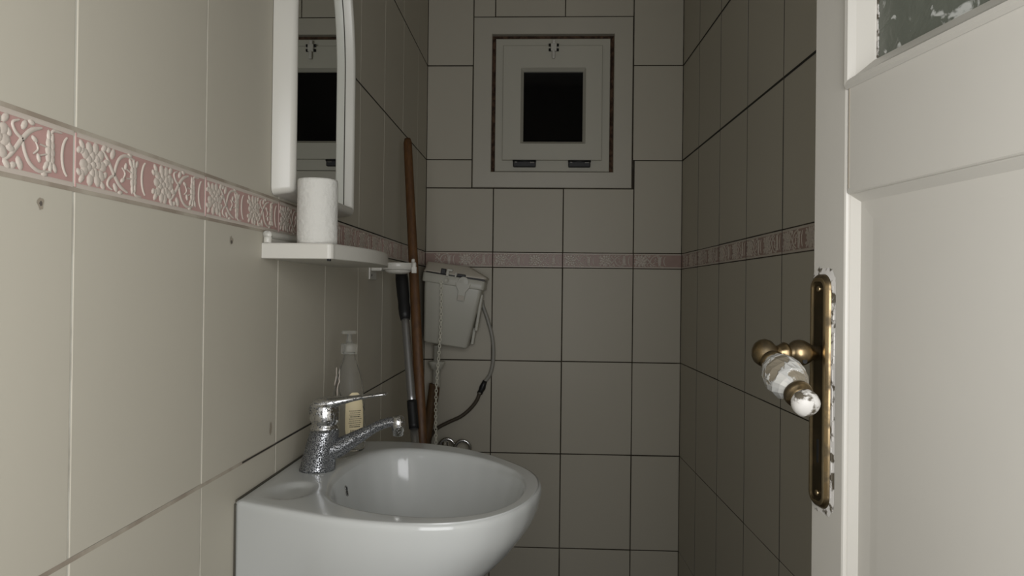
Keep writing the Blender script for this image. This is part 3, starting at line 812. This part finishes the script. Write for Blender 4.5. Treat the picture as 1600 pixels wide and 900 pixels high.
# ------------------------------------------------------------------ poles leaning in the corner
b = MB('wood')
A0, A1 = Vector((.2160, 1.540, .0005)), Vector((.0388, 2.000, 1.5760))
pts = [A0 + (A1 - A0) * t for t in [i / 24 for i in range(24)] + [.992, 1.0]]
rad = [.0160 - .0042 * i / 25 for i in range(26)]; rad[-1] *= .72
b.sweep(pts, rad, 16, flat=.75)
tag(b.build('wooden_pole'), 'reddish-brown wooden pole leaning upright in front of the cistern', 'pole')

mp = empty('mop_pole', (.23, 1.40, 0)); tag(mp, 'grey metal mop pole with black grip leaning on the left wall', 'mop')
B0, B1 = Vector((.2560, 1.395, .012)), Vector((.0465, 1.9000, 1.1950))
axis = (B1 - B0)
def seg(t0, t1, r, key, name, n=18, r2=None, label=None):
    b = MB(key); P = [B0 + axis * (t0 + (t1 - t0) * i / 8) for i in range(9)]
    R_ = [r + ((r2 or r) - r) * i / 8 for i in range(9)]
    if name == 'pole_grip': R_ = [.0125, .0150, .0160, .0150, .0165, .0165, .0170, .0172, .0160]
    b.sweep(P, R_, n); o = loc_all(b.build(name), mp)
    if label: o['label'] = label
seg(0, .69, .0100, 'alu', 'lower_tube')
def tz(z): return (z - B0.z) / axis.z
seg(tz(.815), tz(.878), .0125, 'grip', 'pole_joint', r2=.0125, label='black plastic joint sleeve')
seg(tz(.86), tz(1.09), .0104, 'alu', 'upper_tube', r2=.0104)
seg(tz(1.075), 1.0, .015, 'grip', 'pole_grip', label='black rubber grip')
b = MB('grip'); b.box((.16, 1.340, .0005), (.33, 1.420, .03), .008); loc_all(b.build('mop_head'), mp)

# ------------------------------------------------------------------ cistern, tilted, on the back wall
TH = math.radians(8.5)
cs = empty('toilet_cistern', (.119, 2.492, 1.200), (0, TH, 0)); tag(cs, 'white plastic toilet cistern hanging tilted on the back wall', 'cistern')
def rrect(x0, x1, y0, y1, z, r, n=5):
    P = []
    for cx, cy_, t0 in ((x1 - r, y1 - r, 0), (x0 + r, y1 - r, PI / 2), (x0 + r, y0 + r, PI), (x1 - r, y0 + r, 1.5 * PI)):
        for i in range(n + 1):
            t = t0 + PI / 2 * i / n; P.append(Vector((cx + r * math.cos(t), cy_ + r * math.sin(t), z)))
    return P
b = MB('plastic2')
b.loops([rrect(-.066, .080, -.040, .052, -.237, .010), rrect(-.069, .0835, -.044, .054, -.232, .012), rrect(-.094, .1005, -.0575, .056, -.052, .012), rrect(-.0955, .1020, -.058, .056, -.032, .012)], 0, True, True)
b.loops([rrect(-.0955, .1020, -.058, .056, -.032, .012), rrect(-.103, .109, -.066, .057, -.031, .012), rrect(-.104, .110, -.067, .057, -.028, .012), rrect(-.104, .110, -.067, .057, -.002, .012), rrect(-.102, .108, -.065, .056, 0, .012), rrect(-.098, .104, -.060, .052, -.001, .010), rrect(-.094, .100, -.056, .05, -.04, .01)], 0, True)
b.box((.0955, -.010, -.175), (.1065, .030, -.045), .004)
b.box((.088, .015, -.225), (.0985, .050, -.165), .003)
b.build('cistern_tank', cs)
b = MB('plastic2')
# hanging clip: disc, collar and tab
Tc = Matrix.Translation((.038, -.0675, -.014)) @ Matrix.Rotation(PI / 2, 4, 'X')
b.lathe([(.0185, -.001), (.0185, .0025), (.0172, .0035), (.0165, .0030), (.0150, .0032), (0, .0036)], 32, 0, Tc)
pr = [(-.0265, -.018), (-.0235, -.030), (-.0170, -.040), (-.0130, -.046), (-.0120, -.078), (.0120, -.078), (.0130, -.046), (.0170, -.040), (.0235, -.030), (.0265, -.018)]
b.loops([[Vector((.038 + x, -.0585 - .006, z)) for x, z in pr], [Vector((.038 + x, -.0705 + .001, z)) for x, z in pr], [Vector((.038 + x * .93, -.0712, z * .99 - .0002)) for x, z in pr]], 0, True, False, True, smooth=False)
b.box((.026, -.069, -.0745), (.050, -.0505, -.060), .001)
b.build('clip_fastener', cs)
b = MB('black'); b.box((.0275, -.0722, -.0755), (.0485, -.0705, -.0590), .0006)
b.mats = ['plasticdim']; b.build('clip_recess', cs)
b = MB('plasticdim')
lidT = Matrix.Rotation(math.radians(-1.5), 4, 'Y')
lid = [rrect(-.103, .114, -.062, .058, .004, .010), rrect(-.103, .114, -.062, .058, .009, .010), rrect(-.101, .108, -.060, .056, .013, .010), rrect(-.101, .052, -.034, .050, .037, .012), rrect(-.099, .046, -.030, .048, .040, .012)]
lid = [[lidT @ p for p in l] for l in lid]
b.loops(lid, 0, True, False, True)
b.build('cistern_lid', cs)['label'] = 'domed yellowed lid sitting askew'
b = MB('black')
b.box((-.0440, -.0690, .002), (-.0270, -.0560, .0210), .002); b.box((.0130, -.0690, .002), (.0420, -.0560, .0120), .002)
b.box((-.095, -.0620, .0005), (.108, -.0560, .0042))
b.build('lid_slot', cs)
b = MB('plastic2')
b.box((-.0240, -.0735, -.004), (-.0150, -.0640, .0230), .002); b.box((.0060, -.0715, -.004), (.0110, -.0640, .0150), .001)
b.box((-.022, -.0740, .0150), (-.004, -.045, .0230), .002)
Tt = Matrix.Translation((-.0205, -.0675, -.016)) @ Matrix.Rotation(PI / 2, 4, 'X')
b.lathe([(.0105, 0), (.0105, .0025), (.0085, .0030), (.0080, .0012), (.0, .0012)], 24, 0, Tt)
b.build('flush_lever', cs)

# pull chain
b = MB('chain')
cx, cz0, cz1, cy_ = .0800, 1.186, .640, 2.413
k = 0; z = cz0
while z > cz1:
    ang = (k % 2) * PI / 2 + .5; hgt = .0088
    ring_ = []
    for i in range(12):
        t = 2 * PI * i / 12; rx, rz = .0042, .0072
        ring_.append(Vector((cx + rx * math.cos(t) * math.cos(ang) + .004 * math.sin(k * .13) - .0115 * (cz0 - z) / .54, cy_ + rx * math.cos(t) * math.sin(ang), z - .006 + rz * math.sin(t))))
    ring_.append(ring_[0]); ring_.append(ring_[1])
    b.sweep(ring_, .0015, 6, cap=False)
    z -= .0108; k += 1
tag(b.build('pull_chain'), 'thin pale link chain hanging down in front of the cistern', 'chain')

# flush pipe below the cistern
fp = empty('flush_pipe', (.02, 2.47, 0)); tag(fp, 'brown pipe with white flanged coupling under the cistern', 'pipe')
b = MB('plastic2')
b.lathe([(.0110, .960), (.0110, .905), (.0280, .904), (.0290, .900), (.0275, .893), (.0235, .888), (.0220, .880), (.0140, .876), (.0135, .820), (.0125, .814)], 32, 0, Matrix.Translation((.0560, 2.500, 0)))
loc_all(b.build('pipe_coupling'), fp)
b = MB('wood2')
b.sweep(smooth_path([(.0490, 2.500, .826), (.0460, 2.500, .79), (.0350, 2.495, .71), (.0250, 2.485, .635), (.0200, 2.472, .56), (.0200, 2.47, .3), (.0200, 2.47, .001)], 5), [.0190] * 4 + [.0192] * 6 + [.0175] * 5 + [.0150] * 5 + [.0125] * 11, 20)
loc_all(b.build('brown_pipe'), fp)

# hose from the cistern
hs = empty('water_hose', (.20, 2.53, .80)); tag(hs, 'thin grey hose curving from the cistern down the back wall', 'hose')
HY = 2.5500
b = MB('hose')
b.sweep(smooth_path([(.2080, 2.553, 1.118), (.2120, 2.553, 1.096), (.229, HY, 1.050), (.2465, HY, .984), (.2505, HY, .916), (.241, HY, .860), (.2185, HY, .826)], 8), .0068, 14)
loc_all(b.build('grey_hose_run'), hs)
b = MB('black', 'chrome')
b.sweep([(.2225, HY, .833), (.2170, HY, .820), (.2130, HY, .808), (.2080, HY, .797), (.2030, HY, .787)], [.0078, .0095, .0115, .0095, .0100], 14)
b.box((.2000, HY - .012, .786), (.2080, HY - .009, .793), .001, 1)
loc_all(b.build('hose_connector'), hs)
b = MB('hosedark')
b.sweep(smooth_path([(.2030, HY, .788), (.1930, HY, .762), (.1700, HY, .732), (.1380, HY, .705), (.0950, HY, .684), (.0550, HY, .662), (.0320, 2.552, .635), (.0260, 2.552, .60), (.0400, 2.552, .56), (.0600, 2.552, .54)], 8), .0066, 14)
loc_all(b.build('brown_hose_run'), hs)

# chrome tap behind the basin
vt = empty('wall_tap', (.11, D, .60)); tag(vt, 'small chrome wall tap just visible behind the basin rim', 'tap')
b = MB('chrome')
b.lathe([(.020, 0), (.020, .004), (.012, .006), (.011, .050), (0, .050)], 24, 0, Matrix.Translation((.085, D - .0003, .600)) @ Matrix.Rotation(PI / 2, 4, 'X'))
b.lathe([(.014, -.02), (.014, .02)], 20, 0, Matrix.Translation((.085, D - .045, .600)))
loc_all(b.build('valve_body'), vt)
def loop_tube(cx, cz, r, y, a0, a1):
    return [(cx + r * math.cos(a0 + (a1 - a0) * i / 20), y, cz + r * math.sin(a0 + (a1 - a0) * i / 20)) for i in range(21)]
for cx_, cz_, y in ((.094, .604, D - .050), (.150, .602, D - .062)):
    b = MB('chrome'); b.sweep(loop_tube(cx_, cz_, .0265, y, -.9, PI + .7), .0062, 12); loc_all(b.build('curved_tube'), vt)
b = MB('chrome'); b.sweep([(.085, D - .045, .580), (.12, D - .055, .575), (.17, D - .062, .582)], .006, 12); loc_all(b.build('tap_crossbar'), vt)
